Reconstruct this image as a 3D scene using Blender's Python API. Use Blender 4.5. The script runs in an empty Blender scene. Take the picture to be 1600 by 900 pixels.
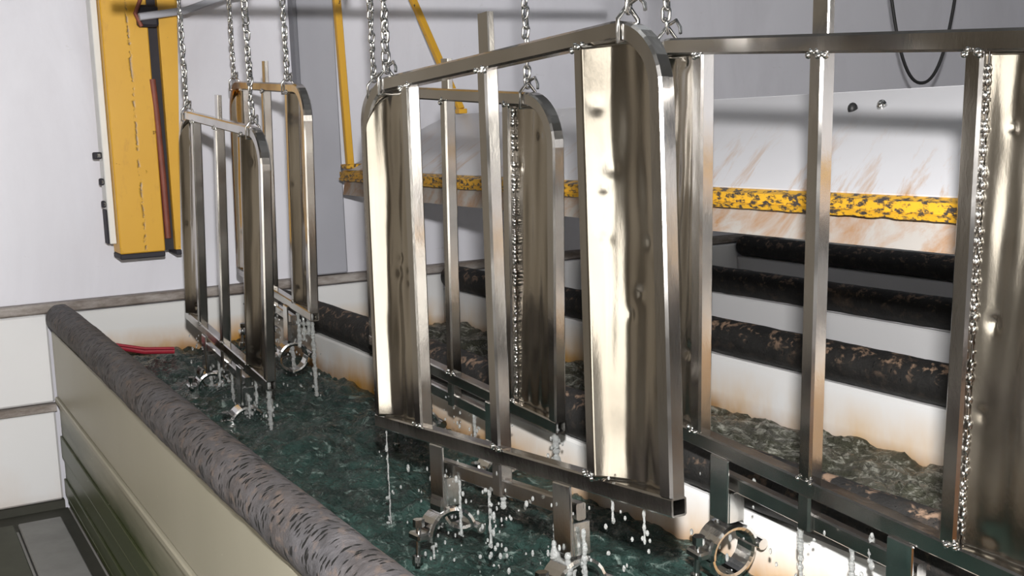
import bpy, math, random
from mathutils import Vector, Matrix, Quaternion, noise
random.seed(7)
R = math.radians
S = bpy.context.scene
COL = S.collection
H = 1.48                     # camera height above the walkway floor

# ------------------------------------------------------------------ camera
def camera_axes(pitch, roll, yaw):
    p, r, y = R(pitch), R(roll), R(yaw)
    fw = Vector((math.sin(y)*math.cos(p), math.cos(y)*math.cos(p), -math.sin(p)))
    rt = Vector((math.cos(y), -math.sin(y), 0))
    up = rt.cross(fw)
    rt2 = rt*math.cos(r) - up*math.sin(r)
    up2 = rt*math.sin(r) + up*math.cos(r)
    return rt2, up2, fw
RT, UP, FW = camera_axes(8.1, 2.06, 29.0)
cd = bpy.data.cameras.new('camera')
cd.sensor_width = 36.0
cd.lens = 1790/1600*36.0
cd.clip_start = 0.05
co = bpy.data.objects.new('camera', cd)
COL.objects.link(co)
co.matrix_world = Matrix(((RT.x, UP.x, -FW.x, 0), (RT.y, UP.y, -FW.y, 0), (RT.z, UP.z, -FW.z, H), (0, 0, 0, 1)))
S.camera = co

# ------------------------------------------------------------------ world, lights, exposure
S.view_settings.view_transform = 'Standard'
S.view_settings.look = 'None'
S.view_settings.gamma = 1.0
S.view_settings.use_curve_mapping = False
S.view_settings.exposure = 0.0
wd = bpy.data.worlds.new('world')
S.world = wd
wd.use_nodes = True
wd.node_tree.nodes['Background'].inputs[0].default_value = (0.75, 0.82, 1.0, 1)
wd.node_tree.nodes['Background'].inputs[1].default_value = 0.03

def area(name, loc, target, sx, sy, power, color=(1, 1, 1)):
    ld = bpy.data.lights.new(name, 'AREA')
    ld.shape = 'RECTANGLE'; ld.size = sx; ld.size_y = sy
    ld.energy = power; ld.color = color
    o = bpy.data.objects.new(name, ld); COL.objects.link(o)
    o.location = loc
    o.rotation_euler = (Vector(target)-Vector(loc)).to_track_quat('-Z', 'Y').to_euler()
    return o
# the photographer's flash, just above the lens
fl = bpy.data.lights.new('camera_flash', 'SPOT')
fl.energy = 640; fl.shadow_soft_size = 0.035; fl.spot_size = R(150); fl.spot_blend = 0.4
fl.color = (1.0, 0.98, 0.96)
flo = bpy.data.objects.new('camera_flash', fl); COL.objects.link(flo)
flo.location = (0.02, -0.02, H+0.29)
flo.rotation_euler = (Vector((2.4, 3.6, 1.0))-flo.location).to_track_quat('-Z', 'Y').to_euler()
# added fill lights under the roof, for the liquids and upper surfaces
area('roof_fill_light', (0.2, 2.6, 3.86), (0.2, 2.6, 0), 0.3, 3.0, 3, (0.85, 0.93, 1.0))
area('roof_fill_light', (3.6, 2.6, 3.86), (3.6, 2.6, 0), 0.3, 3.0, 3, (0.85, 0.93, 1.0))
area('roof_fill_light', (1.8, -2.5, 3.86), (1.8, -2.5, 0), 0.3, 3.0, 3, (0.85, 0.93, 1.0))

# ------------------------------------------------------------------ material helpers
class NT:
    def __init__(s, name):
        s.m = bpy.data.materials.new(name); s.m.use_nodes = True
        s.t = s.m.node_tree; s.b = s.t.nodes['Principled BSDF']
        s.tc = s.n('ShaderNodeTexCoord')
    def n(s, typ, **kw):
        o = s.t.nodes.new(typ)
        for k, v in kw.items(): setattr(o, k, v)
        return o
    def l(s, a, b): s.t.links.new(a, b)
    def vec(s, scale=(1, 1, 1), gen='Object', rot=(0, 0, 0)):
        src = s.tc.outputs[gen]
        if any(rot):
            m0 = s.n('ShaderNodeMapping'); m0.inputs['Rotation'].default_value = rot
            s.l(src, m0.inputs[0]); src = m0.outputs[0]
        mp = s.n('ShaderNodeMapping'); mp.inputs['Scale'].default_value = scale
        s.l(src, mp.inputs[0]); return mp.outputs[0]
    def noise(s, scale, detail=4, rough=0.55, sc=(1, 1, 1), dist=0.0, rot=(0, 0, 0)):
        q = s.n('ShaderNodeTexNoise'); q.inputs['Scale'].default_value = scale
        q.inputs['Detail'].default_value = detail; q.inputs['Roughness'].default_value = rough
        q.inputs['Distortion'].default_value = dist
        s.l(s.vec(sc, rot=rot), q.inputs['Vector']); return q.outputs['Fac']
    def ramp(s, fac, stops, interp='LINEAR'):
        r = s.n('ShaderNodeValToRGB'); r.color_ramp.interpolation = interp
        e = r.color_ramp.elements
        while len(e) < len(stops): e.new(0.5)
        for i, (p, c) in enumerate(stops):
            e[i].position = p
            e[i].color = (c, c, c, 1) if isinstance(c, (int, float)) else (*c, 1)
        s.l(fac, r.inputs[0]); return r.outputs[0]
    def mix(s, fac, a, b, blend='MIX'):
        m = s.n('ShaderNodeMix', data_type='RGBA', blend_type=blend)
        for v, i in ((fac, 0), (a, 6), (b, 7)):
            if isinstance(v, (int, float)): m.inputs[i].default_value = v
            elif isinstance(v, tuple): m.inputs[i].default_value = (*v, 1)
            else: s.l(v, m.inputs[i])
        return m.outputs[2]
    def math(s, op, a, b=0.0):
        m = s.n('ShaderNodeMath', operation=op)
        for v, i in ((a, 0), (b, 1)):
            if isinstance(v, (int, float)): m.inputs[i].default_value = v
            else: s.l(v, m.inputs[i])
        return m.outputs[0]
    def z(s, axis=2):
        sp = s.n('ShaderNodeSeparateXYZ'); s.l(s.tc.outputs['Object'], sp.inputs[0]); return sp.outputs[axis]
    def color(s, v):
        if isinstance(v, tuple): s.b.inputs['Base Color'].default_value = (*v, 1)
        else: s.l(v, s.b.inputs['Base Color'])
    def set(s, **kw):
        for k, v in kw.items():
            i = s.b.inputs[k.replace('_', ' ')]
            if isinstance(v, (int, float)): i.default_value = v
            else: s.l(v, i)
    def bump(s, h, dist=0.01, strength=1.0, prev=None):
        b = s.n('ShaderNodeBump'); b.inputs['Distance'].default_value = dist; b.inputs['Strength'].default_value = strength
        s.l(h, b.inputs['Height'])
        if prev is not None: s.l(prev, b.inputs['Normal'])
        s.l(b.outputs[0], s.b.inputs['Normal']); return b.outputs[0]

M = {}
def mat_plain(name, c, rough=0.5, metal=0.0, var=0.15, scale=12):
    t = NT(name)
    n = t.noise(scale, 5)
    t.color(t.mix(n, tuple(x*(1-var) for x in c), tuple(min(1, x*(1+var)) for x in c)))
    t.set(Roughness=rough, Metallic=metal)
    M[name] = t.m; return t

# bright zinc / bare steel
def mat_steel(name, c0, c1, r0, r1, dent=0.004, orange=False, st=0.22):
    t = NT(name)
    a = t.noise(5, 2, 0.5, (1, 1, 0.4)); f = t.noise(60, 4, 0.6, (1, 1, 0.35))
    col = t.mix(t.ramp(a, [(0.3, 0.0), (0.7, 1.0)]), c0, c1)
    stain = t.ramp(t.noise(8, 3, 0.5, (1, 1, 0.2)), [(0.42, 0.0), (0.78, st)])
    col = t.mix(stain, col, (0.27, 0.245, 0.21))
    if orange:  # orange tint over the far end of the frame, broken by noise
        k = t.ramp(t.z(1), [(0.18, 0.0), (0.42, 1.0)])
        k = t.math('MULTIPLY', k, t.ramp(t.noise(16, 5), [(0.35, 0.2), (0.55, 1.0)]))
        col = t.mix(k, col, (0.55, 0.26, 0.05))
    t.color(col)
    t.set(Metallic=1.0, Roughness=t.ramp(t.noise(7, 3, 0.5), [(0.3, r0), (0.72, r1)]))
    b = t.bump(t.noise(5, 2, 0.45, (1, 1, 0.4)), dent*4, 0.4)
    t.bump(f, 0.0008, 0.35, b)
    M[name] = t.m
mat_steel('steel', (0.42, 0.40, 0.375), (0.58, 0.57, 0.56), 0.13, 0.25)
mat_steel('steel_orange', (0.42, 0.40, 0.375), (0.58, 0.57, 0.56), 0.13, 0.25, orange=True)
mat_steel('sheet', (0.40, 0.365, 0.315), (0.54, 0.505, 0.45), 0.15, 0.26, 0.012)
mat_steel('zinc', (0.55, 0.55, 0.54), (0.78, 0.78, 0.77), 0.10, 0.22, 0.004)
mat_steel('dark_steel', (0.10, 0.10, 0.10), (0.18, 0.18, 0.18), 0.4, 0.6)

# painted hall wall
t = NT('wall_paint')
smear = t.ramp(t.noise(2.2, 6, 0.65, (1, 1, 0.35), 0.6), [(0.45, 0.0), (0.75, 1.0)])
c = t.mix(smear, (0.70, 0.70, 0.76), (0.62, 0.615, 0.67))
scr = t.ramp(t.noise(9, 8, 0.75, (1, 1, 2.5)), [(0.66, 0.0), (0.72, 0.55)])
t.color(t.mix(scr, c, (0.42, 0.40, 0.39)))
t.set(Roughness=0.42, Specular_IOR_Level=0.35)
t.bump(t.noise(3, 4), 0.006, 0.5)
M['wall_paint'] = t.m
mat_plain('dark_wall', (0.30, 0.265, 0.215), 0.7, 0, 0.3, 3)
mat_plain('blue_wall', (0.05, 0.075, 0.14), 0.7, 0, 0.3, 3)
mat_plain('roof_paint', (0.16, 0.17, 0.18), 0.8, 0, 0.2, 2)
mat_plain('column_paint', (0.37, 0.375, 0.42), 0.45, 0, 0.06, 5)
mat_plain('column_edge', (0.16, 0.165, 0.19), 0.5, 0, 0.1, 6)
mat_plain('floor_dark', (0.035, 0.035, 0.026), 0.75, 0, 0.5, 8)
mat_plain('concrete', (0.38, 0.37, 0.35), 0.7, 0, 0.25, 2)
mat_plain('floor_plate', (0.24, 0.24, 0.235), 0.6, 0, 0.3, 9)
mat_plain('floor_plate_dark', (0.075, 0.078, 0.06), 0.7, 0, 0.4, 9)
mat_plain('black_rubber', (0.016, 0.016, 0.017), 0.5, 0, 0.3, 30)
mat_plain('red_hose', (0.30, 0.02, 0.035), 0.35, 0, 0.2, 20)
mat_plain('cable_brown', (0.20, 0.055, 0.035), 0.6, 0, 0.4, 20)
mat_plain('slot_dark', (0.022, 0.02, 0.028), 0.7, 0, 0.3, 20)
mat_plain('white_paint', (0.72, 0.72, 0.70), 0.45, 0, 0.08, 8)
mat_plain('added_housing', (0.6, 0.6, 0.6), 0.5, 0, 0.05, 8)

# rail along the wall: grey-brown, worn
t = NT('rail')
t.color(t.mix(t.ramp(t.noise(14, 6, 0.7, (0.3, 1, 1)), [(0.4, 0.0), (0.62, 1.0)]), (0.17, 0.14, 0.12), (0.38, 0.35, 0.33)))
t.set(Roughness=0.6); t.bump(t.noise(30, 5), 0.004, 0.6)
M['rail'] = t.m

# white plastic tank sheet with rust tide marks above the liquid
def mat_pp(name, base, lo, hi, strength, stain=(0.52, 0.27, 0.05)):
    t = NT(name)
    g = t.n('ShaderNodeMapRange'); g.inputs[1].default_value = hi; g.inputs[2].default_value = lo
    t.l(t.z(), g.inputs[0])
    nz = t.ramp(t.noise(3.2, 5, 0.6, (1, 1, 0.45)), [(0.30, 0.0), (0.72, 1.0)])
    k = t.math('MULTIPLY', g.outputs[0], nz)
    k = t.math('MULTIPLY', k, strength)
    line = t.n('ShaderNodeMapRange'); line.inputs[1].default_value = lo+0.055; line.inputs[2].default_value = lo+0.005
    t.l(t.z(), line.inputs[0])
    k2 = t.math('MULTIPLY', line.outputs[0], t.ramp(t.noise(6, 4), [(0.3, 0.25), (0.6, 1.0)]))
    c = t.mix(t.ramp(k, [(0.05, 0.0), (0.95, 1.0)]), base, stain)
    c = t.mix(t.math('MULTIPLY', k2, 0.8*min(1, strength)), c, (0.30, 0.14, 0.03))
    t.color(c); t.set(Roughness=0.38, Specular_IOR_Level=0.4)
    t.bump(t.noise(4, 3), 0.004, 0.4)
    M[name] = t.m
mat_pp('pp_tank1', (0.70, 0.70, 0.69), 0.59, 0.72, 1.5)
mat_pp('pp_tank2', (0.74, 0.74, 0.74), 0.55, 0.72, 1.3, (0.62, 0.38, 0.13))
mat_pp('pp_plain', (0.72, 0.72, 0.73), 0.0, 0.3, 0.3)

# outer face of the first tank: cream with green algae near the floor
t = NT('pp_outer')
g = t.n('ShaderNodeMapRange'); g.inputs[1].default_value = 0.50; g.inputs[2].default_value = 0.10
t.l(t.z(), g.inputs[0])
k = t.math('MULTIPLY', g.outputs[0], t.ramp(t.noise(5, 5, 0.6, (2, 0.25, 2)), [(0.25, 0.45), (0.65, 1.0)]))
c = t.mix(t.noise(2.5, 5, 0.6, (1, 1, 0.3)), (0.30, 0.28, 0.215), (0.375, 0.35, 0.28))
c = t.mix(t.ramp(k, [(0.08, 0.0), (0.42, 1.0)]), c, (0.035, 0.047, 0.012))
spk = t.ramp(t.noise(42, 2), [(0.76, 0.0), (0.79, 0.8)])
t.color(t.mix(spk, c, (0.8, 0.78, 0.66)))
t.set(Roughness=0.4)
M['pp_outer'] = t.m

# rim pipes: worn rubber with pits
def mat_pipe(name, c0, c1, dirt, pit_lo, pit_hi, dirt_amt, patches, top=False):
    t = NT(name)
    v = t.n('ShaderNodeTexVoronoi'); v.inputs['Scale'].default_value = 38
    t.l(t.vec((1.0, 2.2, 1.0)), v.inputs['Vector'])
    warp = t.noise(30, 4, 0.6, (1, 2.0, 1))
    pit0 = t.math('ADD', v.outputs['Distance'], t.math('MULTIPLY', t.math('SUBTRACT', warp, 0.5), 1.3))
    pit = t.ramp(pit0, [(pit_lo, 0.0), (pit_hi, 1.0)])
    base = t.mix(t.ramp(t.noise(14, 6, 0.75), [(0.3, 0.0), (0.7, 1.0)]), c0, c1)
    d = t.ramp(t.noise(5, 6, 0.7), [(0.5-0.2*dirt_amt, 0.0), (0.8-0.2*dirt_amt, patches)])
    base = t.mix(d, base, dirt)
    strk = t.ramp(t.noise(34, 4, 0.6, (1.0, 0.55, 1.0), 0.4, (0.2, 0, 0.5)), [(0.54, 0.0), (0.64, patches)])
    if top:    # dirt that has settled along the crown of the pipe
        strk = t.math('MULTIPLY', strk, t.ramp(t.z(), [(0.0, 0.08), (0.045, 1.0)]))
    base = t.mix(strk, base, tuple(x*2.2 for x in dirt))
    t.color(t.mix(pit, (0.007, 0.007, 0.007), base))
    t.set(Roughness=0.62, Specular_IOR_Level=0.35)
    b = t.bump(pit, 0.006, 0.8)
    t.bump(t.noise(70, 5, 0.7), 0.004, 0.8, b)
    M[name] = t.m
mat_pipe('pipe_grey', (0.035, 0.034, 0.037), (0.125, 0.12, 0.128), (0.085, 0.06, 0.045), 0.20, 0.33, 0.5, 0.4)
mat_pipe('pipe_black', (0.008, 0.008, 0.008), (0.022, 0.021, 0.020), (0.12, 0.08, 0.055), 0.02, 0.08, -0.3, 0.9, True)

# yellow paint, chipped
def mat_yellow(name, chip_lo, chip_hi, sc=(1, 1, 1), nscale=26, under=(0.05, 0.035, 0.03), seam=False):
    t = NT(name)
    c = t.mix(t.noise(4, 4), (0.60, 0.315, 0.018), (0.68, 0.38, 0.03))
    grime = t.ramp(t.noise(12, 7, 0.75, (1, 1, 0.4)), [(0.55, 0.0), (0.8, 0.6)])
    c = t.mix(grime, c, (0.30, 0.13, 0.02))
    ch = t.ramp(t.noise(nscale, 6, 0.7, sc), [(chip_lo, 0.0), (chip_hi, 1.0)])
    if seam:   # chipped paint along the body's weld seam
        d = t.math('ADD', t.z(0), t.math('MULTIPLY', t.math('SUBTRACT', t.noise(9, 4, 0.7), 0.5), 0.03))
        d = t.math('ABSOLUTE', t.math('ADD', d, 0.012))
        k = t.math('MULTIPLY', t.ramp(d, [(0.002, 1.0), (0.005, 0.0)]), t.ramp(t.noise(30, 4, 0.6), [(0.47, 0.0), (0.55, 0.9)]))
        ch = t.math('MAXIMUM', ch, k)
    t.color(t.mix(ch, c, under)); t.set(Roughness=0.42)
    t.bump(t.math('SUBTRACT', 1.0, ch), 0.003, 0.5)
    M[name] = t.m
mat_yellow('yellow', 0.66, 0.70)
mat_yellow('yellow_seam', 0.66, 0.70, seam=True)
mat_yellow('yellow_chipped', 0.50, 0.56, (1, 0.5, 1), 75, (0.045, 0.04, 0.04))

# lid: off-white with rusty runs down the slope
t = NT('lid_white')
sp = t.noise(7, 6, 0.7, (0.3, 2.0, 0.3), 0.3, (0, 0, -0.55))
g = t.n('ShaderNodeMapRange'); g.inputs[1].default_value = 1.54; g.inputs[2].default_value = 1.27
t.l(t.z(), g.inputs[0])
k = t.math('MULTIPLY', t.ramp(sp, [(0.52, 0.0), (0.70, 1.0)]), t.ramp(g.outputs[0], [(0.2, 0.0), (0.85, 1.0)]))
t.color(t.mix(k, t.mix(t.noise(3, 4), (0.64, 0.64, 0.67), (0.74, 0.74, 0.77)), (0.50, 0.27, 0.10)))
t.set(Roughness=0.45)
M['lid_white'] = t.m
t = NT('lid_skirt')
k = t.ramp(t.noise(9, 6, 0.7, (1, 0.6, 1.4), 0.5, (0.7, 0, 0)), [(0.40, 0.0), (0.66, 1.0)])
t.color(t.mix(k, (0.36, 0.34, 0.32), (0.30, 0.16, 0.07))); t.set(Roughness=0.55)
M['lid_skirt'] = t.m

# liquids
def mat_water(name, dark, mid, light, foam_lo, foam_hi):
    t = NT(name)
    n1 = t.noise(9, 6, 0.65, (1, 0.6, 1), 1.2)
    n2 = t.noise(17, 7, 0.72, (1, 0.6, 1), 2.2)
    c = t.mix(t.ramp(n1, [(0.35, 0.0), (0.7, 1.0)]), dark, mid)
    c = t.mix(t.ramp(n2, [(foam_lo, 0.0), (foam_hi, 1.0)]), c, light)
    t.color(c); t.set(Roughness=0.07, IOR=1.33)
    b = t.bump(t.noise(22, 5, 0.6, (1, 0.6, 1), 1.0), 0.03, 0.6)
    t.bump(t.noise(60, 4, 0.6, (1, 0.6, 1), 1.2), 0.012, 0.8, b)
    M[name] = t.m
mat_water('green_liquid', (0.010, 0.021, 0.018), (0.030, 0.060, 0.052), (0.26, 0.33, 0.30), 0.56, 0.74)
mat_water('brown_liquid', (0.035, 0.036, 0.024), (0.075, 0.075, 0.055), (0.36, 0.36, 0.31), 0.50, 0.66)
t = NT('water_drop')
t.color((0.75, 0.77, 0.76)); t.set(Roughness=0.05, IOR=1.33, Transmission_Weight=0.8)
t.b.inputs['Coat Weight'].default_value = 0.6; t.b.inputs['Coat Roughness'].default_value = 0.03
M['water_drop'] = t.m

# ------------------------------------------------------------------ mesh helpers
class MB:
    def __init__(s): s.v = []; s.f = []; s.sm = []
    def add(s, vs, fs, smooth=False):
        o = len(s.v); s.v += [tuple(v) for v in vs]
        for f in fs: s.f.append(tuple(i+o for i in f)); s.sm.append(smooth)
        return s
    def box(s, x0, x1, y0, y1, z0, z1, mtx=None, ch=0.0):
        if ch > 0: return s.cbox(x0, x1, y0, y1, z0, z1, ch, mtx)
        vs = [Vector((x, y, z)) for z in (z0, z1) for y in (y0, y1) for x in (x0, x1)]
        if mtx: vs = [mtx @ v for v in vs]
        return s.add(vs, [(0, 2, 3, 1), (4, 5, 7, 6), (0, 1, 5, 4), (2, 6, 7, 3), (0, 4, 6, 2), (1, 3, 7, 5)])
    def cbox(s, x0, x1, y0, y1, z0, z1, c, mtx=None):
        # box with chamfered vertical-loop edges on all sides
        cx, cy, cz = (x0+x1)/2, (y0+y1)/2, (z0+z1)/2
        hx, hy, hz = (x1-x0)/2, (y1-y0)/2, (z1-z0)/2
        idx = {}; vs = []
        for sx in (-1, 1):
            for sy in (-1, 1):
                for sz in (-1, 1):
                    for a in range(3):
                        p = [sx*(hx-c), sy*(hy-c), sz*(hz-c)]
                        p[a] = (sx*hx, sy*hy, sz*hz)[a]
                        idx[(sx, sy, sz, a)] = len(vs); vs.append(Vector((cx+p[0], cy+p[1], cz+p[2])))
        fs = []
        for a in range(3):
            b, d = (a+1) % 3, (a+2) % 3
            for sa in (-1, 1):
                q = []
                for sb, sd in ((-1, -1), (1, -1), (1, 1), (-1, 1)):
                    k = [0, 0, 0]; k[a] = sa; k[b] = sb; k[d] = sd; q.append(idx[(*k, a)])
                fs.append(tuple(q if sa > 0 else q[::-1]))
            for sb in (-1, 1):
                for sd in (-1, 1):   # edge along a
                    k0 = [0]*3; k1 = [0]*3
                    k0[a] = -1; k1[a] = 1; k0[b] = k1[b] = sb; k0[d] = k1[d] = sd
                    q = [idx[(*k0, b)], idx[(*k1, b)], idx[(*k1, d)], idx[(*k0, d)]]
                    fs.append(tuple(q if sb*sd > 0 else q[::-1]))
        for sx in (-1, 1):
            for sy in (-1, 1):
                for sz in (-1, 1):
                    q = [idx[(sx, sy, sz, a)] for a in range(3)]
                    fs.append(tuple(q if sx*sy*sz > 0 else q[::-1]))
        if mtx: vs = [mtx @ v for v in vs]
        return s.add(vs, fs)
    def sweep(s, path, prof, nrm, closed=False, cap=True, smooth=False):
        # sweep a 2D profile (a along nrm, b along tangent x nrm) along path
        P = [Vector(p) for p in path]; n = len(P); rings = []; nrm = Vector(nrm).normalized()
        for i in range(n):
            if closed: tg = P[(i+1) % n]-P[i-1]
            else: tg = P[min(i+1, n-1)]-P[max(i-1, 0)]
            tg.normalize(); b = tg.cross(nrm)
            if b.length < 1e-4: b = Vector((1, 0, 0))
            b.normalize(); a = b.cross(tg).normalized()
            rings.append([P[i]+a*p[0]+b*p[1] for p in prof])
        m = len(prof); vs = [v for r in rings for v in r]; fs = []
        for i in range(n if closed else n-1):
            j = (i+1) % n
            for k in range(m):
                l = (k+1) % m
                fs.append((i*m+k, i*m+l, j*m+l, j*m+k))
        s.add(vs, fs, smooth)
        if cap and not closed:
            s.add(rings[0], [tuple(range(m))[::-1]]); s.add(rings[-1], [tuple(range(m))])
        return s
    def tube(s, path, r, seg=8, nrm=None, closed=False, smooth=True):
        if nrm is None:
            d = Vector(path[-1])-Vector(path[0])
            nrm = Vector((1, 0, 0)) if abs(d.x) < 0.7*max(d.length, 1e-6) else Vector((0, 0, 1))
        prof = [(r*math.cos(2*math.pi*k/seg), r*math.sin(2*math.pi*k/seg)) for k in range(seg)]
        return s.sweep(path, prof, nrm, closed, True, smooth)
    def ball(s, c, rx, ry, rz, seg=8, rings=5):
        c = Vector(c); vs = [c+Vector((0, 0, rz))]; fs = []
        for i in range(1, rings):
            th = math.pi*i/rings
            for k in range(seg):
                ph = 2*math.pi*k/seg
                vs.append(c+Vector((rx*math.sin(th)*math.cos(ph), ry*math.sin(th)*math.sin(ph), rz*math.cos(th))))
        vs.append(c-Vector((0, 0, rz))); L = len(vs)-1
        for k in range(seg):
            l = (k+1) % seg
            fs.append((0, 1+k, 1+l)); fs.append((L, 1+(rings-2)*seg+l, 1+(rings-2)*seg+k))
            for i in range(rings-2): fs.append((1+i*seg+k, 1+(i+1)*seg+k, 1+(i+1)*seg+l, 1+i*seg+l))
        return s.add(vs, fs, True)
    def mesh(s, name, mat):
        me = bpy.data.meshes.new(name); me.from_pydata(s.v, [], s.f)
        me.polygons.foreach_set('use_smooth', s.sm)
        me.materials.append(M[mat]); me.update(); return me
    def build(s, name, mat, parent=None, loc=None):
        return link(name, s.mesh(name, mat), parent, loc)
def link(name, data, parent=None, loc=None):
    o = bpy.data.objects.new(name, data); COL.objects.link(o)
    if parent: o.parent = parent
    if loc: o.location = loc
    return o
def tag(o, label, cat, group=None, kind=None):
    if label: o['label'] = label
    if cat: o['category'] = cat
    if group: o['group'] = group
    if kind: o['kind'] = kind
    return o
def struct(o, label, cat='wall'):
    return tag(o, label, cat, None, 'structure')
def thing(name, loc, label, cat, group=None):
    return tag(link(name, None, None, loc), label, cat, group)
def sq(w, c=0.003):
    h = w/2; a = h-c
    return [(a, -h), (h, -a), (h, a), (a, h), (-a, h), (-h, a), (-h, -a), (-a, -h)]
def rect(w, d, c=0.002):
    h, k = w/2, d/2
    return [(h-c, -k), (h, -k+c), (h, k-c), (h-c, k), (-h+c, k), (-h, k-c), (-h, -k+c), (-h+c, -k)]

# ------------------------------------------------------------------ the hall
YW = 4.95
X0, X1, Y0, ZT = -3.2, 7.6, -5.0, 4.0
fo = struct(MB().box(X0, X1, Y0, YW+0.1, -0.06, -0.035).build('floor', 'concrete'), 'grey concrete hall floor under the walkway plates', 'floor')
wf = struct(MB().box(0.32, X1, YW, YW+0.1, -0.035, ZT).build('wall_far', 'wall_paint'), 'pale painted far wall behind the tanks', 'wall')
wb = struct(MB().box(X0, 0.315, YW, YW+0.1, -0.035, ZT).build('wall_far_left', 'dark_wall'), 'brownish grey wall left of the pale far wall', 'wall')
struct(MB().box(X0-0.1, X0, Y0, YW+0.1, -0.035, ZT).build('wall_left', 'dark_wall'), 'brownish grey wall on the left of the hall', 'wall')
struct(MB().box(X1, X1+0.1, Y0, YW+0.1, -0.035, ZT).build('wall_right', 'blue_wall'), 'dark blue wall on the right of the hall', 'wall')
struct(MB().box(X0, X1, Y0-0.1, Y0, -0.035, ZT).build('wall_near', 'dark_wall'), 'brownish grey wall behind the photographer', 'wall')
struct(MB().box(X0-0.1, X1+0.1, Y0-0.1, YW+0.1, ZT, ZT+0.1).build('ceiling', 'roof_paint'), 'grey roof over the hall', 'ceiling')
# walkway plates
for i, (a, b) in enumerate(((0.375, 0.535), (0.195, 0.36), (0.015, 0.18), (-0.165, 0.0), (-0.345, -0.18))):
    for j, (c, d) in enumerate(((2.9, 4.74), (0.9, 2.885), (-1.1, 0.885))):
        MB().cbox(a, b, c, d, -0.035, 0.0, 0.004).build('floor_plate', 'floor_plate' if i % 2 == 0 else 'floor_plate_dark', fo)
# base panels of the far wall, left of the first tank
MB().cbox(0.32, 0.574, YW-0.03, YW, 0.425, 0.79, 0.008).build('wall_panel', 'pp_plain', wf)
MB().cbox(0.32, 0.572, YW-0.03, YW, 0.014, 0.388, 0.008).build('wall_panel', 'pp_plain', wf)
MB().sweep([(0.32, YW-0.025, 0.405), (0.576, YW-0.025, 0.405)], rect(0.03, 0.05), (0, 0, 1)).build('panel_strip', 'rail', wf)
MB().box(0.32, 0.575, YW-0.04, YW, -0.03, 0.012).build('plinth', 'floor_dark', wf)
MB().box(-0.345, 0.5835, 4.745, YW-0.041, -0.034, -0.02).build('gutter', 'floor_dark', fo)
MB().box(0.5355, 0.5835, -1.0, 4.744, -0.034, -0.02).build('gutter', 'floor_dark', fo)
struct(MB().sweep([(0.32, YW-0.03, 0.815), (X1, YW-0.03, 0.815)], rect(0.04, 0.06, 0.006), (0, 0, 1)).build('trim_1', 'rail'),
       'worn grey-brown ledge rail running along the far wall above the tank ends', 'rail')
t2 = struct(MB().cbox(1.69, 1.865, YW-0.05, YW, 0.84, ZT, 0.006).build('trim_2', 'column_paint'), 'flat grey steel column on the far wall', 'column')
MB().cbox(1.672, 1.69, YW-0.065, YW, 0.84, ZT, 0.003).build('column_flange', 'column_edge', t2)
# daylight windows of the hall, behind and beside the photographer
# (behind and beside the photographer)
t = NT('glow_pane'); t.color((0.8, 0.85, 0.9)); t.set(Roughness=0.1)
t.b.inputs['Emission Color'].default_value = (1.0, 0.95, 0.86, 1); t.b.inputs['Emission Strength'].default_value = 3.2
M['glow_pane'] = t.m
def lightbox(nm, lab, axis, at, a0, a1, z0, z1, cols, rows, sgn):
    def bx(p0, p1, q0, q1, d0, d1):
        d0, d1 = sorted((at+sgn*d0, at+sgn*d1))
        return MB().box(p0, p1, d0, d1, q0, q1) if axis == 'y' else MB().box(d0, d1, p0, p1, q0, q1)
    f = MB()
    root = struct(link(nm, None, None, ((a0+a1)/2, at, z0) if axis == 'y' else (at, (a0+a1)/2, z0)), lab, 'lightbox')
    inv = Matrix.Translation(-root.location)
    for c in range(cols+1):
        x = a0+(a1-a0)*c/cols
        o = bx(x-0.03, x+0.03, z0, z1, 0.001, 0.06).build('lightbox_bar', 'added_housing', root); o.matrix_parent_inverse = inv
    for r_ in range(rows+1):
        z = z0+(z1-z0)*r_/rows
        for c in range(cols):
            xa, xb = a0+(a1-a0)*c/cols+0.03, a0+(a1-a0)*(c+1)/cols-0.03
            o = bx(xa, xb, z-0.025, z+0.025, 0.001, 0.05).build('lightbox_bar', 'added_housing', root); o.matrix_parent_inverse = inv
            if r_ < rows:
                o = bx(xa, xb, z+0.025, z+(z1-z0)/rows-0.025, 0.005, 0.015).build('pane', 'glow_pane', root); o.matrix_parent_inverse = inv
lightbox('lightbox_1', 'tall added glowing window in the wall behind the photographer', 'y', Y0, 3.0, 6.4, 0.03, 3.2, 4, 3, 1)
lightbox('lightbox_2', 'added glowing window in the wall on the left of the hall', 'x', X0, -0.4, 2.6, 0.05, 2.4, 3, 2, 1)
# housings of the added fill lights under the roof
for i, (x, y) in enumerate(((0.2, 2.6), (3.6, 2.6), (1.8, -2.5))):
    lp = thing('fill_lamp', (x, y, 3.88), ('added long fill lamp under the roof above the walkway side', 'added long fill lamp under the roof above the far tanks', 'added long fill lamp under the roof behind the photographer')[i], 'lamp', 'added fill lamps under the roof')
    MB().cbox(-0.2, 0.2, -1.55, 1.55, 0.03, 0.12, 0.01).build('added_housing', 'added_housing', lp)

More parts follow.
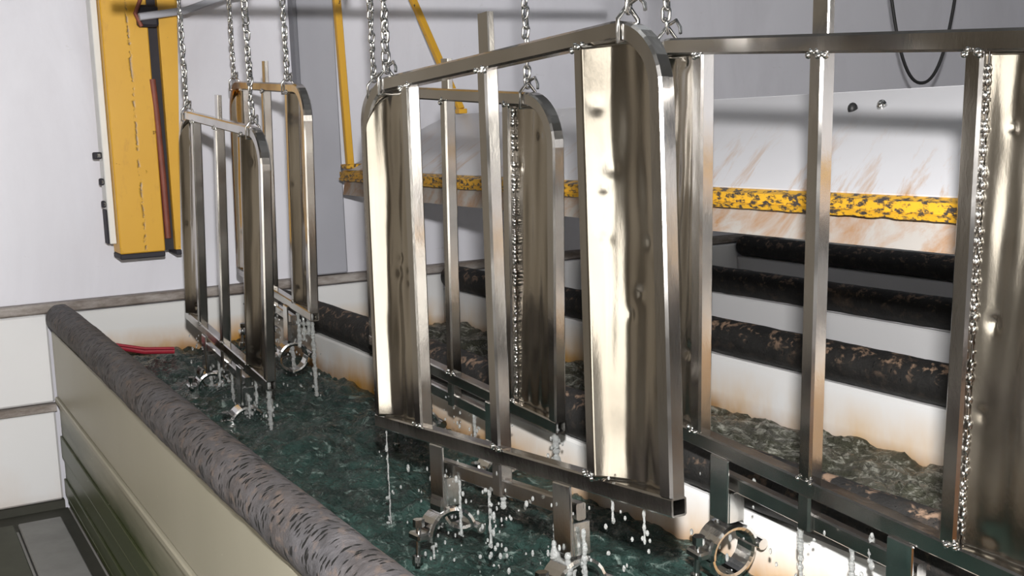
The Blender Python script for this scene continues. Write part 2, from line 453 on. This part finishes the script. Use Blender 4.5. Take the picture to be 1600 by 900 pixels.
# ------------------------------------------------------------------ tanks and rim pipes
ZR, PR = 0.78, 0.056
PX = [0.61, 1.45, 2.36, 3.20, 4.15, 5.05]
YN, YF = -1.0, 4.89
tl = ['long plastic dipping tank of green liquid nearest the walkway', 'dipping tank of foaming brownish liquid behind the hanging gates',
      'white dipping tank between the two black rim pipes at right', 'white dipping tank partly under the yellow-edged lid', 'farthest white dipping tank in the shade of the lid']
tanks = []
for i in range(5):
    a, b = PX[i]+(-0.03 if i == 0 else 0.003), PX[i+1]-0.003
    zt = ZR-PR-0.002
    tk = thing('dipping_tank', ((a+b)/2, (YN+YF)/2, -0.035), tl[i], 'tank', 'dipping tanks')
    ox, oy = (a+b)/2, (YN+YF)/2
    inner = 'pp_tank1' if i == 0 else 'pp_tank2' if i == 1 else 'pp_plain'
    def wall(nm, x0, x1, y0, y1, z0=0.0, z1=zt, m=inner, ch=0.006):
        # mesh in world coordinates so that the tide marks follow the liquid
        o = MB().cbox(x0, x1, y0, y1, z0, z1, ch).build(nm, m, tk)
        o.matrix_parent_inverse = Matrix.Translation((-ox, -oy, 0.035)); return o
    if i == 0:
        wall('side_wall', a+0.02, a+0.05, YN, YF)
        wall('outer_panel', a, a+0.018, YN, YF, 0.455, zt, 'pp_outer', 0.004)
        wall('ledge', a-0.010, a+0.018, YN, YF, 0.43, 0.453, 'pp_outer', 0.004)
        wall('base_panel', a+0.004, a+0.018, YN, YF, 0.0, 0.428, 'pp_outer', 0.004)
        wall('rib', a-0.003, a+0.003, YN, YF, 0.20, 0.29, 'pp_outer', 0.006)
        wall('rib', a-0.003, a+0.003, YN, YF, 0.04, 0.11, 'pp_outer', 0.006)
    else:
        wall('side_wall', a, a+0.03, YN, YF)
    wall('side_wall', b-0.03, b, YN, YF)
    wall('end_wall', a+0.05, b-0.03, YF-0.03, YF, 0.0, 0.793)
    wall('end_wall', a+0.05, b-0.03, YN, YN+0.03)
    wall('bottom', a+0.05, b-0.03, YN+0.03, YF-0.03, 0.0, 0.03, 'pp_plain')
    tanks.append((a+0.051, b-0.031))
pl = ['pitted dark grey rim pipe on the near edge of the green liquid tank', 'black rim pipe between the green and the brown liquid tanks',
      'lower of the two black streaked rim pipes seen through the nearest right-hand gate', 'upper of the two black streaked rim pipes seen through the nearest right-hand gate',
      'black rim pipe in the shadow under the yellow-edged lid', 'farthest black rim pipe by the right side']
for i, x in enumerate(PX):
    mb = MB(); seg = 26; ny = 300 if i < 4 else 60
    y0, y1 = YN, 4.857
    rows = []
    prof = [(0.0, 0.0), (0.0, 0.85), (0.012, 1.0)]
    ys = [y0]+[y0+(y1-y0-0.02)*k/ny for k in range(1, ny+1)]
    vs = []; fs = []
    for q, y in enumerate(ys+[y1-0.008, y1, y1]):
        e = q-len(ys)
        k = 1.0 if e < 0 else (0.93, 0.72, 0.05)[e]
        for s_ in range(seg):
            an = 2*math.pi*s_/seg
            r = PR+(0.0022*noise.noise(Vector((math.cos(an)*2, y*9, math.sin(an)*2+i*7)))+0.0014*noise.noise(Vector((math.cos(an)*5, y*34, math.sin(an)*5+i*7))) if e < 0 else 0)
            # soft sag along the length
            vs.append((r*k*math.cos(an)+0.004*math.sin(y*1.7+i), y, r*k*math.sin(an)))
    nr = len(ys)+3
    for q in range(nr-1):
        for s_ in range(seg):
            t_ = (s_+1) % seg
            fs.append((q*seg+s_, (q+1)*seg+s_, (q+1)*seg+t_, q*seg+t_))
    fs.append(tuple(range(seg)))
    fs.append(tuple((nr-1)*seg+s_ for s_ in range(seg))[::-1])
    mb.add(vs, fs, True)
    o = mb.build('rim_pipe', 'pipe_grey' if i == 0 else 'pipe_black', None, (x, 0, ZR))
    tag(o, pl[i], 'pipe', 'rim pipes on the tanks')
# liquids
def liquid(name, x0, x1, y0, y1, z, amp, mat, label, dx):
    nx, ny = int((x1-x0)/dx)+1, int((y1-y0)/dx)+1
    vs = []
    for j in range(ny):
        for i in range(nx):
            x, y = x0+(x1-x0)*i/(nx-1), y0+(y1-y0)*j/(ny-1)
            p = Vector((x*5, y*3.2, z))
            p = p+0.35*noise.noise_vector(p*1.3)
            w = noise.noise(p)*0.8+abs(noise.noise(p*2.3+Vector((3, 1, 0))))*0.8+noise.noise(p*5.1)*0.35+abs(noise.noise(p*10))*0.26+abs(noise.noise(p*19))*0.13
            vs.append((x, y, z+amp*(w-0.3)))
    fs = [(j*nx+i, j*nx+i+1, (j+1)*nx+i+1, (j+1)*nx+i) for j in range(ny-1) for i in range(nx-1)]
    o = MB().add(vs, fs, True).build(name, mat)
    return tag(o, label, 'liquid', None, 'stuff')
liquid('green_liquid', *tanks[0], 0.9, YF-0.032, 0.603, 0.034, 'green_liquid', 'choppy dark green liquid in the tank nearest the walkway', 0.009)
liquid('brown_liquid', *tanks[1], 0.9, YF-0.032, 0.565, 0.040, 'brown_liquid', 'foaming brownish grey liquid in the tank behind the gates', 0.012)

# red hose lying in the far corner of the first tank
rh = thing('red_hose', (0.68, 4.55, 0.67), 'short dark red hose poking out behind the grey rim pipe', 'hose')
MB().tube([(0.0, 0.06, 0.034), (0.10, 0.055, 0.008), (0.20, 0.05, -0.022), (0.315, 0.045, -0.034)], 0.013, 10, (0, 0, 1)).build('hose_body', 'red_hose', rh)
MB().tube([(0.0, 0.032, 0.046), (0.20, 0.024, -0.008), (0.31, 0.02, -0.02)], 0.006, 8, (0, 0, 1)).build('hose_wire', 'red_hose', rh)

# ------------------------------------------------------------------ yellow lifting mast
ms = thing('lifting_mast', (0.96, 4.75, 1.012), 'tall yellow lifting mast with dark cable slot hanging before the far wall', 'mast')
MB().cbox(-0.111, 0.066, 0.0, 0.14, 0.01, 2.9, 0.004).build('mast_body', 'yellow_seam', ms)
MB().box(0.0665, 0.108, 0.035, 0.139, 0.01, 2.9).build('cable_slot', 'slot_dark', ms)
fb = MB()
fb.add([(0.108, 0, 0.012), (0.128, 0, 0.012), (0.128, 0.14, 0.012), (0.108, 0.14, 0.012), (0.108, 0, 2.9), (0.30, 0, 2.9), (0.30, 0.14, 2.9), (0.108, 0.14, 2.9)],
       [(3, 2, 1, 0), (4, 5, 6, 7), (0, 1, 5, 4), (1, 2, 6, 5), (2, 3, 7, 6), (3, 0, 4, 7)])
fb.build('mast_flange', 'yellow', ms)
MB().cbox(-0.113, 0.064, -0.004, 0.142, -0.012, 0.01, 0.004).build('bottom_cap', 'slot_dark', ms)
MB().cbox(0.108, 0.13, -0.004, 0.142, -0.01, 0.011, 0.003).build('bottom_cap', 'slot_dark', ms)
MB().tube([(0.084, 0.02, 0.06), (0.082, 0.016, 0.3), (0.075, 0.01, 0.55), (0.067, 0.004, 0.70)], 0.013, 10).build('cable', 'cable_brown', ms)
MB().cbox(-0.138, -0.1125, 0.05, 0.139, 0.05, 2.9, 0.003).build('side_plate', 'white_paint', ms)
for z, w in ((0.405, 0.032), (0.30, 0.016), (0.21, 0.014)):
    kb = MB().cbox(-0.139-w, -0.139, 0.07, 0.10, z-0.014, z+0.014, 0.004).build('side_knob', 'slot_dark', ms)
    MB().cbox(-0.139-w*0.6, -0.139-w*0.15, 0.062, 0.0695, z-0.007, z+0.007, 0.002).build('knob_pin', 'zinc', kb)
MB().cbox(-0.145, -0.1385, 0.06, 0.13, 0.05, 0.19, 0.003).build('edge_clip', 'slot_dark', ms)
ab = MB().cbox(0.02, 0.10, -0.05, -0.001, 0.90, 0.985, 0.01).build('arm_bracket', 'slot_dark', ms)
MB().sweep([(0.02, -0.07, 0.935), (0.20, -0.07, 0.962), (0.36, -0.07, 1.02), (0.60, -0.07, 1.06)], rect(0.028, 0.03, 0.004), (0, 0, 1)).build('lifting_arm', 'column_paint', ms)
MB().tube([(0.03, -0.055, 0.90), (0.01, -0.05, 0.95), (0.045, -0.05, 1.03), (0.03, -0.05, 1.10)], 0.008, 8).build('arm_hook', 'cable_brown', ms)

# ------------------------------------------------------------------ yellow-edged lid over the tanks
LX = 1.80
ld = thing('tank_lid', (LX, 2.0, 1.2), 'sloping off-white tank lid with a chipped yellow lower edge', 'lid')
def lidpart(nm, m, mb):
    o = mb.build(nm, m, ld); o.matrix_parent_inverse = Matrix.Translation((-LX, -2.0, -1.2)); return o
ya, yb = -1.0, 4.74
def extrude(poly, y0, y1):
    n = len(poly); vs = [(p[0], y0, p[1]) for p in poly]+[(p[0], y1, p[1]) for p in poly]
    fs = [(i, (i+1) % n, n+(i+1) % n, n+i) for i in range(n)]+[tuple(range(n))[::-1], tuple(range(n, 2*n))]
    return MB().add(vs, fs)
ZL = 1.262
lidpart('slope_panel', 'lid_white', extrude([(LX+0.012, ZL+0.052), (2.33, 1.535), (2.335, 1.525), (LX+0.02, ZL+0.040)][::-1], ya, yb))
lidpart('top_panel', 'lid_white', extrude([(2.336, 1.536), (2.336, 1.524), (3.4, 1.50), (3.4, 1.512)], ya, yb))
lidpart('skirt', 'lid_skirt', extrude([(LX+0.012, ZL+0.004), (LX+0.022, ZL+0.004), (LX+0.012, ZL-0.058), (LX+0.0, ZL-0.058)], ya, yb))
# chipped angle edge: noisy flange
fl_ = MB(); n = 340
rowsv = []
for k in range(n+1):
    y = ya+(yb-ya)*k/n
    e = 0.004*noise.noise(Vector((0, y*22, 0)))
    rowsv.append([(LX-0.012, y, ZL+0.004+e), (LX-0.016, y, ZL+0.014), (LX-0.008, y, ZL+0.018), (LX-0.010, y, ZL+0.040+e*1.2), (LX+0.012, y, ZL+0.049), (LX+0.0115, y, ZL+0.004)])
vs = [v for r in rowsv for v in r]
fs = [(k*6+i, (k+1)*6+i, (k+1)*6+(i+1) % 6, k*6+(i+1) % 6) for k in range(n) for i in range(6)]
fs += [tuple(range(6))[::-1], tuple(n*6+i for i in range(6))]
o = fl_.add(vs, fs)
lidpart('edge_angle', 'yellow_chipped', o)
for (x, y, m) in ((2.215, 2.163, 'black_rubber'), (2.225, 2.075, 'zinc')):
    zz = ZL+0.052+(x-LX-0.012)*(1.535-ZL-0.052)/(2.33-LX-0.012)
    lidpart('bolt', m, MB().ball((x, y, zz+0.004), 0.014, 0.012, 0.016, 10, 6))
lidpart('strut', 'yellow', MB().sweep([(1.825, 4.70, ZL+0.07), (1.79, 4.70, 2.6)], sq(0.03), (0, 1, 0)))
lidpart('strut', 'yellow', MB().sweep([(2.3, 4.554, 1.556), (2.165, 4.92, 2.28)], sq(0.028), (1, 0, 0)))
lidpart('strut_foot', 'yellow', MB().cbox(2.28, 2.32, 4.53, 4.575, 1.537, 1.558, 0.003))
lidpart('strut_foot', 'yellow_chipped', MB().cbox(1.795, 1.88, 4.66, 4.738, ZL+0.056, ZL+0.075, 0.003))

# hanging cable loop
cp = []
for k in range(41):
    q = k/40; x = 4.27+0.60*q
    z = H+0.132+1.75*abs(q-0.49)**2.2*2.6
    cp.append((x-4.55, 0.02*math.sin(q*6), z-H))
cb = tag(MB().tube(cp, 0.008, 8, (0, 1, 0)).build('hanging_cable', 'black_rubber', None, (4.55, 4.0, H)), 'thin black cable hanging in a loop before the grey wall', 'cable')

# ------------------------------------------------------------------ hanging gates
GW, GH, TW = 0.955, 0.73, 0.030
def build_gate(g, frame_mat, jaw_angles, seed, bendk):
    """parts of one gate around its centre; local -Y is the near end, Z up, -X faces the walkway"""
    rnd = random.Random(seed)
    U = GW/2; V = GH/2; rad = 0.10; h = TW/2
    path = [(0, U, -V+h)]
    path += [(0, U-rad+rad*math.cos(a), V-rad+rad*math.sin(a)) for a in [math.pi/2*k/10 for k in range(11)]]
    path += [(0, -U+rad+rad*math.cos(a), V-rad+rad*math.sin(a)) for a in [math.pi/2+math.pi/2*k/10 for k in range(11)]]
    path += [(0, -U, -V+h)]
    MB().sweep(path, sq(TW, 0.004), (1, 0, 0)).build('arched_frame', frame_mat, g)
    # bottom rail, open square ends
    b = MB(); o_ = sq(TW, 0.003); i_ = sq(TW-0.007, 0.001)
    ya_, yb_ = -U-h, U+h
    def ring(p, y): return [(q[0], y, -V+q[1]) for q in p]
    vs = ring(o_, ya_)+ring(o_, yb_)+ring(i_, ya_)+ring(i_, yb_)+ring(i_, ya_+0.06)+ring(i_, yb_-0.06)
    fs = []
    for k in range(8):
        l = (k+1) % 8
        fs += [(k, l, 8+l, 8+k)[::-1], (k, 16+k, 16+l, l)[::-1], (8+k, 8+l, 24+l, 24+k)[::-1], (16+k, 32+k, 32+l, 16+l)[::-1], (24+k, 24+l, 40+l, 40+k)[::-1]]
    fs += [tuple(range(32, 40)), tuple(range(40, 48))[::-1]]
    b.add(vs, fs); b.build('bottom_rail', 'steel', g)
    for y in (0.295, -0.295):
        MB().sweep([(0, y, -V+h), (0, y, V-h)], sq(TW, 0.004), (1, 0, 0)).build('inner_post', 'steel', g)
    MB().sweep([(0, 0, -V-0.075), (0, 0, -V-h)], sq(TW, 0.004), (1, 0, 0)).build('center_stub', 'steel', g)
    MB().sweep([(0, 0, -V+h), (0, 0, V-h)], sq(TW, 0.004), (1, 0, 0)).build('center_post', 'steel', g)
    MB().sweep([(0, 0, V+h), (0, 0, V+0.088)], rect(0.014, 0.036, 0.002), (1, 0, 0)).build('top_tab', 'steel', g)
    # side sheets: bent towards the walkway on their far edge, dented
    for s_, (ya2, yb2) in enumerate(((0.311, U-h-0.001), (-U+h+0.001, -0.311))):
        nu, nv = 40, 120; vs = []
        ph = seed*3.1+s_*5
        dimples = [(rnd.random(), rnd.uniform(-V, V), rnd.uniform(0.006, 0.014), rnd.uniform(0.002, 0.0045)) for _ in range(9 if seed in (5, 1) else 5)]
        for j in range(nv+1):
            z = -V+h+(GH-2*h)*j/nv
            for i in range(nu+1):
                q = i/nu; y = ya2+(yb2-ya2)*q
                bend = 0.0 if q < 0.52 else (q-0.52)**2*bendk
                # rounded upper outer corner follows the bent tube
                outer = (1-q) if s_ == 1 else q
                zz = z
                lim = V-h
                dd = (1-outer)*(yb2-ya2)
                if dd < rad-h:
                    lim = V-rad+math.sqrt(max(0, (rad-h)**2-(rad-h-dd)**2))
                zz = -V+h+(lim+V-h)*j/nv
                edge = min(1, 5*min(q, 1-q))
                dent = 0.0035*noise.noise(Vector((q*1.6+ph, z*3.2, seed)))+0.0016*noise.noise(Vector((q*4+ph, z*9, seed+4)))
                dent += 0.0007*math.sin(q*23+ph+2*math.sin(z*4))
                for (dq, dz, dr, da) in dimples:
                    e2 = (((q-dq)*0.15)**2+(zz-dz)**2)/dr**2
                    if e2 < 8: dent += da*math.exp(-e2)
                vs.append((0.008-bend+dent*edge, y, zz))
        fs = [(j*(nu+1)+i, (j+1)*(nu+1)+i, (j+1)*(nu+1)+i+1, j*(nu+1)+i+1) for j in range(nv) for i in range(nu)]
        so = MB().add(vs, fs, True).build('side_sheet', 'sheet', g)
        md = so.modifiers.new('thickness', 'SOLIDIFY'); md.thickness = 0.002; md.offset = 1
    # weld beads where sheets meet the inner posts, and at the bar joints
    for y in (0.3125, -0.3125):
        w = MB()
        for k in range(120):
            z = -V+0.03+(GH-0.06)*k/119+rnd.uniform(-.003, .003)
            if rnd.random() < 0.85:
                r = rnd.choice((0.0016, 0.002, 0.0026, 0.0036))
                w.ball((-0.004+rnd.uniform(-.001, .001), y+rnd.uniform(-.0025, .0025), z), r, r, r*1.9, 6, 4)
        w.build('weld_bead', 'zinc', g)['kind'] = 'stuff'
    for y in (0.295, 0, -0.295):
        for z in (V-h, -V+h):
            w = MB()
            for k in range(9):
                a = rnd.uniform(-0.019, 0.019); r = rnd.uniform(0.003, 0.0065)
                w.ball((-0.013+rnd.uniform(-.003, .002), y+a, z+rnd.uniform(-.005, .005)), r, r, r, 6, 4)
            w.build('weld_joint', 'zinc', g)['kind'] = 'stuff'
    # lower bar carried by two brackets, each with a tube coupler
    MB().sweep([(0.004, 0.238, -V-0.060), (0.004, 0.0155, -V-0.060)], rect(0.020, 0.030, 0.003), (1, 0, 0)).build('lower_bar', 'steel', g)
    MB().sweep([(0.004, -0.0155, -V-0.060), (0.004, -0.238, -V-0.060)], rect(0.020, 0.030, 0.003), (1, 0, 0)).build('lower_bar', 'steel', g)
    for q, y in enumerate((0.215, -0.215)):
        br = MB()
        br.cbox(-0.021, -0.0155, y-0.026, y+0.026, -V-0.135, -V-0.012, 0.002)
        br.cbox(-0.0155, 0.020, y-0.026, y-0.021, -V-0.135, -V-0.077, 0.001)
        br.cbox(-0.0155, 0.020, y+0.021, y+0.026, -V-0.135, -V-0.077, 0.001)
        bo = br.build('bracket', 'zinc', g)
        cz = -V-0.196; cr = 0.050
        def arc(a0, a1, n=14, r=cr, cx=0.0, c2=cz): return [(cx+r*math.cos(R(a0+(a1-a0)*k/n)), y, c2+r*math.sin(R(a0+(a1-a0)*k/n))) for k in range(n+1)]
        prof = [(0.024, -0.006), (0.026, 0.0), (0.024, 0.006), (-0.024, 0.006), (-0.026, 0.0), (-0.024, -0.006)]
        MB().sweep(arc(8, 186), prof, (0, 1, 0)).build('coupler_saddle', 'zinc', bo)
        op = jaw_angles[q]
        hx, hz = cr+0.012, cz+0.004
        pts = arc(0, -172)
        ca, sa = math.cos(R(op)), math.sin(R(op))
        pts = [(hx+(p[0]-hx)*ca-(p[2]-hz)*sa, p[1], hz+(p[0]-hx)*sa+(p[2]-hz)*ca) for p in pts]
        MB().sweep(pts, [(a*0.85, b_) for a, b_ in prof], (0, 1, 0)).build('coupler_jaw', 'zinc', bo)
        MB().tube([(hx, y-0.032, hz), (hx, y+0.032, hz)], 0.011, 10, (0, 0, 1)).build('hinge_pin', 'zinc', bo)
        bt = MB(); bx = -cr-0.016
        bt.tube([(bx, y, cz+0.035), (bx-0.006, y, cz-0.055)], 0.0055, 8, (0, 1, 0))
        bt.tube([(bx, y, cz+0.024), (bx, y, cz+0.040)], 0.012, 6, (0, 1, 0), smooth=False)
        bt.tube([(bx-0.005, y, cz-0.034), (bx-0.006, y, cz-0.047)], 0.011, 6, (0, 1, 0), smooth=False)
        bt.build('coupler_bolt', 'zinc', bo)
        MB().cbox(-cr-0.030, -cr+0.004, y-0.022, y+0.022, cz-0.002, cz+0.014, 0.004).build('coupler_lug', 'zinc', bo)

GATES = [  # centre (relative to lens height), rotation vector, frame material, label, jaw angles
    ('walk', (0.996, 1.860, -0.248), (-0.059, 0.036, 0.080), 'steel', 'large shiny steel gate hanging in the centre foreground over the green liquid', (-62, -18)),
    ('back', (1.280, 2.621, -0.284), (0.066, -0.014, 0.046), 'steel', 'steel gate seen through the large foreground gate, hanging just behind it', (-30, -55)),
    ('far', (0.979, 3.685, -0.325), (0.086, 0.017, -0.006), 'steel', 'leftmost small steel gate hanging right of the yellow mast, lowest end dripping', (-40, -20)),
    ('farback', (1.243, 3.997, -0.201), (0.059, 0.011, -0.041), 'steel_orange', 'farthest steel gate with a orange-tinted left corner, hung above the leftmost gate', (-25, 0)),
    ('right', (1.322, 1.368, -0.256), (0.063, -0.025, -0.009), 'steel', 'nearest steel gate at the right edge, cut off by the picture', (0, -30)),
]
gate_m = {}
for i, (k, c, rv, fm, lab, ja) in enumerate(GATES):
    v = Vector(rv)
    q = Quaternion(v.normalized(), v.length)
    g = thing('hanging_gate', (c[0], c[1], c[2]+H), lab, 'gate', 'galvanised gates hung over the tanks')
    g.rotation_mode = 'QUATERNION'; g.rotation_quaternion = q
    gate_m[k] = Matrix.Translation((c[0], c[1], c[2]+H)) @ q.to_matrix().to_4x4()
    build_gate(g, fm, ja, i+1, (0.13, 0.02, 0.12, 0.10, 0.035)[i])

# ------------------------------------------------------------------ carrier above and chains
ZB = H+0.66
cr_ = thing('carrier_frame', (1.13, 2.6, ZB), 'steel carrier frame above the picture that the chains hang from', 'carrier')
for x in (0.985, 1.285):
    MB().sweep([(x-1.13, -2.3, 0.02), (x-1.13, 2.1, 0.02)], sq(0.04), (1, 0, 0)).build('carrier_rail', 'dark_steel', cr_)
lk = MB()
Lh, Lw, wr = 0.0125, 0.0075, 0.0032
lp = [(Lw*math.cos(a), 0, Lh*(1 if math.sin(a) >= 0 else -1)*0.45+Lw*1.1*math.sin(a)) for a in [2*math.pi*k/14 for k in range(14)]]
lk.tube(lp, wr, 6, (0, 1, 0), closed=True)
LINK = lk.mesh('chain_link', 'zinc')
LP = 0.0215
def chain(gate, u, label, both=True, top=None):
    p = gate_m[gate] @ Vector((0, -u, GH/2+TW/2))
    top = top or ZB
    n = max(2, int((top-p.z-0.02)/LP))
    c = thing('hanging_chain', tuple(p), label, 'chain', 'chains carrying the gates')
    rnd = random.Random(int(p.x*1000)+int(p.y*777))
    for k in range(n):
        o = link('chain_link', LINK, c, (rnd.uniform(-.0012, .0012), rnd.uniform(-.0012, .0012), 0.022+LP*k))
        o.rotation_euler = (rnd.uniform(-.15, .15), rnd.uniform(-.15, .15), (k % 2)*math.pi/2+rnd.uniform(-.5, .5)+0.5)
    # wire loop round the top rail with a free twisted tail
    wv = MB(); h = TW/2+0.004
    rot = gate_m[gate].to_3x3()
    loop = [(-h, 0.002, 0.0), (-h, 0.004, -TW-0.005), (h, -0.002, -TW-0.005), (h, 0, 0.0), (0.004, 0.002, 0.019), (-0.004, -0.002, 0.019)]
    loop = [tuple(rot @ Vector(q)) for q in loop]
    wv.tube(loop, 0.0036, 6, (0, 1, 0), closed=True)
    wv.tube([tuple(rot @ Vector(q)) for q in [(0, 0, 0.022), (0.01, -0.014, 0.032), (0.004, -0.034, 0.018), (0.0, -0.040, 0.008)]], 0.0036, 6)
    wv.build('wire_loop', 'zinc', c)
    sw = MB()
    for k in range(5):
        r = rnd.uniform(0.004, 0.007)
        sw.ball((rnd.uniform(-.005, .005), rnd.uniform(-.005, .005), 0.06+rnd.random()*0.2), r, r, r*1.6, 7, 5)
    sw.build('zinc_lump', 'zinc', c)['kind'] = 'stuff'
chain('far', -0.415, 'leftmost chain, beside the yellow mast, holding the leftmost gate')
chain('far', 0.37, 'chain crossing before the farthest gate to the near end of the leftmost gate')
chain('farback', -0.455, 'chain on the orange-tinted corner of the farthest gate')
chain('farback', 0.27, 'chain on the near end of the farthest gate, left of the grey column')
chain('walk', -0.394, 'right-hand chain of the close pair above the centre gate, on its far corner')
chain('walk', 0.405, 'chain on the near rounded corner of the large centre gate')
chain('back', -0.422, 'left-hand chain of the close pair, holding the gate behind the centre gate')
chain('back', 0.37, 'single chain behind the centre gate top rail, on the hidden gate')
chain('right', -0.403, 'chain at the far corner of the nearest right-hand gate')
# cross bars of the carrier, above the picture; their shadows fall on the far wall
for y, x0, x1, z in ((3.25, 0.62, 2.2, -0.222), (1.5, 0.7, 1.6, 0.06)):
    MB().sweep([(x0-1.13, y-2.6, z), (x1-1.13, y-2.6, z+0.01)], sq(0.03), (0, 1, 0)).build('cross_bar', 'dark_steel', cr_)
for x in (0.985, 1.285):
    MB().sweep([(x-1.13, 0.65, -0.20), (x-1.13, 0.65, 0.0)], sq(0.02), (0, 1, 0)).build('cross_bar_hanger', 'dark_steel', cr_)

# ------------------------------------------------------------------ dripping water
def drips(gate, label, n, streams, zw, seed):
    rnd = random.Random(seed); Mx = gate_m[gate]; w = MB()
    def drop(p, r, st=1.0): w.ball(p, r, r, r*st, 6, 4)
    V = GH/2
    for k in range(n):
        u = rnd.choice((-0.215, 0.215, 0.0, rnd.uniform(-.47, .47)))+rnd.gauss(0, 0.035)
        p = Mx @ Vector((rnd.gauss(0, 0.018), -u, -V-0.05))
        z = p.z-abs(rnd.gauss(0, 0.13)); z = max(z, zw+0.01)
        drop((p.x, p.y, z), rnd.choice((0.0014, 0.0018, 0.0022, 0.003, 0.004)), rnd.uniform(1, 2.4))
    for (u, x, z0, ln, r) in streams:      # lumpy falling streams
        p = Mx @ Vector((x, -u, z0)); zb = max(p.z-ln, zw+0.005); z = p.z
        path = []; m = int((p.z-zb)/0.006)+2
        for k in range(m):
            path.append(Vector((p.x+rnd.uniform(-.0012, .0012), p.y+rnd.uniform(-.0012, .0012), p.z+(zb-p.z)*k/(m-1))))
        for a, b in zip(path, path[1:]):
            rr = r*rnd.uniform(0.45, 1.15)
            w.ball((a+b)/2, rr, rr, 0.0075, 6, 4)
        for k in range(7):
            drop((p.x+rnd.gauss(0, .008), p.y+rnd.gauss(0, .008), rnd.uniform(zb-0.02, zb+0.09)), rnd.uniform(.002, .004), 1.6)
    o = w.build('dripping_water', 'water_drop')
    tag(o, label, 'water', None, 'stuff')
V = GH/2
drips('walk', 'water drops and trickles falling from the large centre gate', 170,
      [(-0.47, 0, -V, 0.25, 0.0022), (-0.24, -.02, -V-0.22, 0.06, 0.004), (-0.16, 0, -V-0.06, 0.13, 0.004), (-0.05, 0, -V-0.07, 0.12, 0.004), (0.0, 0, -V-0.07, 0.03, 0.006),
       (0.17, 0, -V-0.09, 0.16, 0.008), (0.19, -.02, -V-0.12, 0.13, 0.010), (0.235, -.025, -V-0.13, 0.12, 0.009), (0.215, 0, -V-0.1, 0.16, 0.010), (0.25, 0, -V-0.09, 0.14, 0.006), (0.33, 0, -V-0.015, 0.04, 0.003), (0.41, 0, -V-0.015, 0.06, 0.003)], 0.60, 11)
drips('back', 'water drops falling from the gate behind the centre gate', 50,
      [(0.47, 0, -V, 0.10, 0.011), (0.455, 0.01, -V, 0.09, 0.009), (0.215, 0, -V-.1, 0.1, 0.005), (-0.2, 0, -V-.1, 0.1, 0.004), (0.1, 0, -V-.07, .06, .005)], 0.60, 12)
drips('far', 'water pouring from the lower edge of the leftmost gate', 150,
      [(0.46, 0, -V, 0.19, 0.009), (0.44, 0.01, -V, 0.10, 0.008), (0.215, 0, -V-.12, 0.13, 0.008), (0.25, 0, -V-.1, .08, .007), (-0.215, 0, -V-.1, .12, .007), (-0.1, 0, -V-.07, .09, .006), (0.06, 0, -V-.07, .10, .007), (0.33, 0, -V-.03, .07, .006)], 0.60, 13)
drips('farback', 'water pouring from the near corner of the farthest gate', 110,
      [(0.46, 0, -V, 0.27, 0.009), (0.42, 0, -V, 0.07, 0.012), (0.3, 0, -V-.02, .12, .008), (0.215, 0, -V-.1, .14, .008), (0.36, 0, -V, 0.10, .008), (0.17, 0, -V-.06, .1, .008)], 0.60, 14)
drips('right', 'water drops falling from the nearest right-hand gate', 80,
      [(-0.02, 0, -V-.07, 0.15, 0.006), (0.1, 0, -V-.07, 0.12, 0.006), (0.14, 0, -V-.04, 0.05, 0.007), (-0.215, 0, -V-.1, 0.03, 0.006), (0.22, 0, -V-.1, .1, .006)], 0.60, 15)
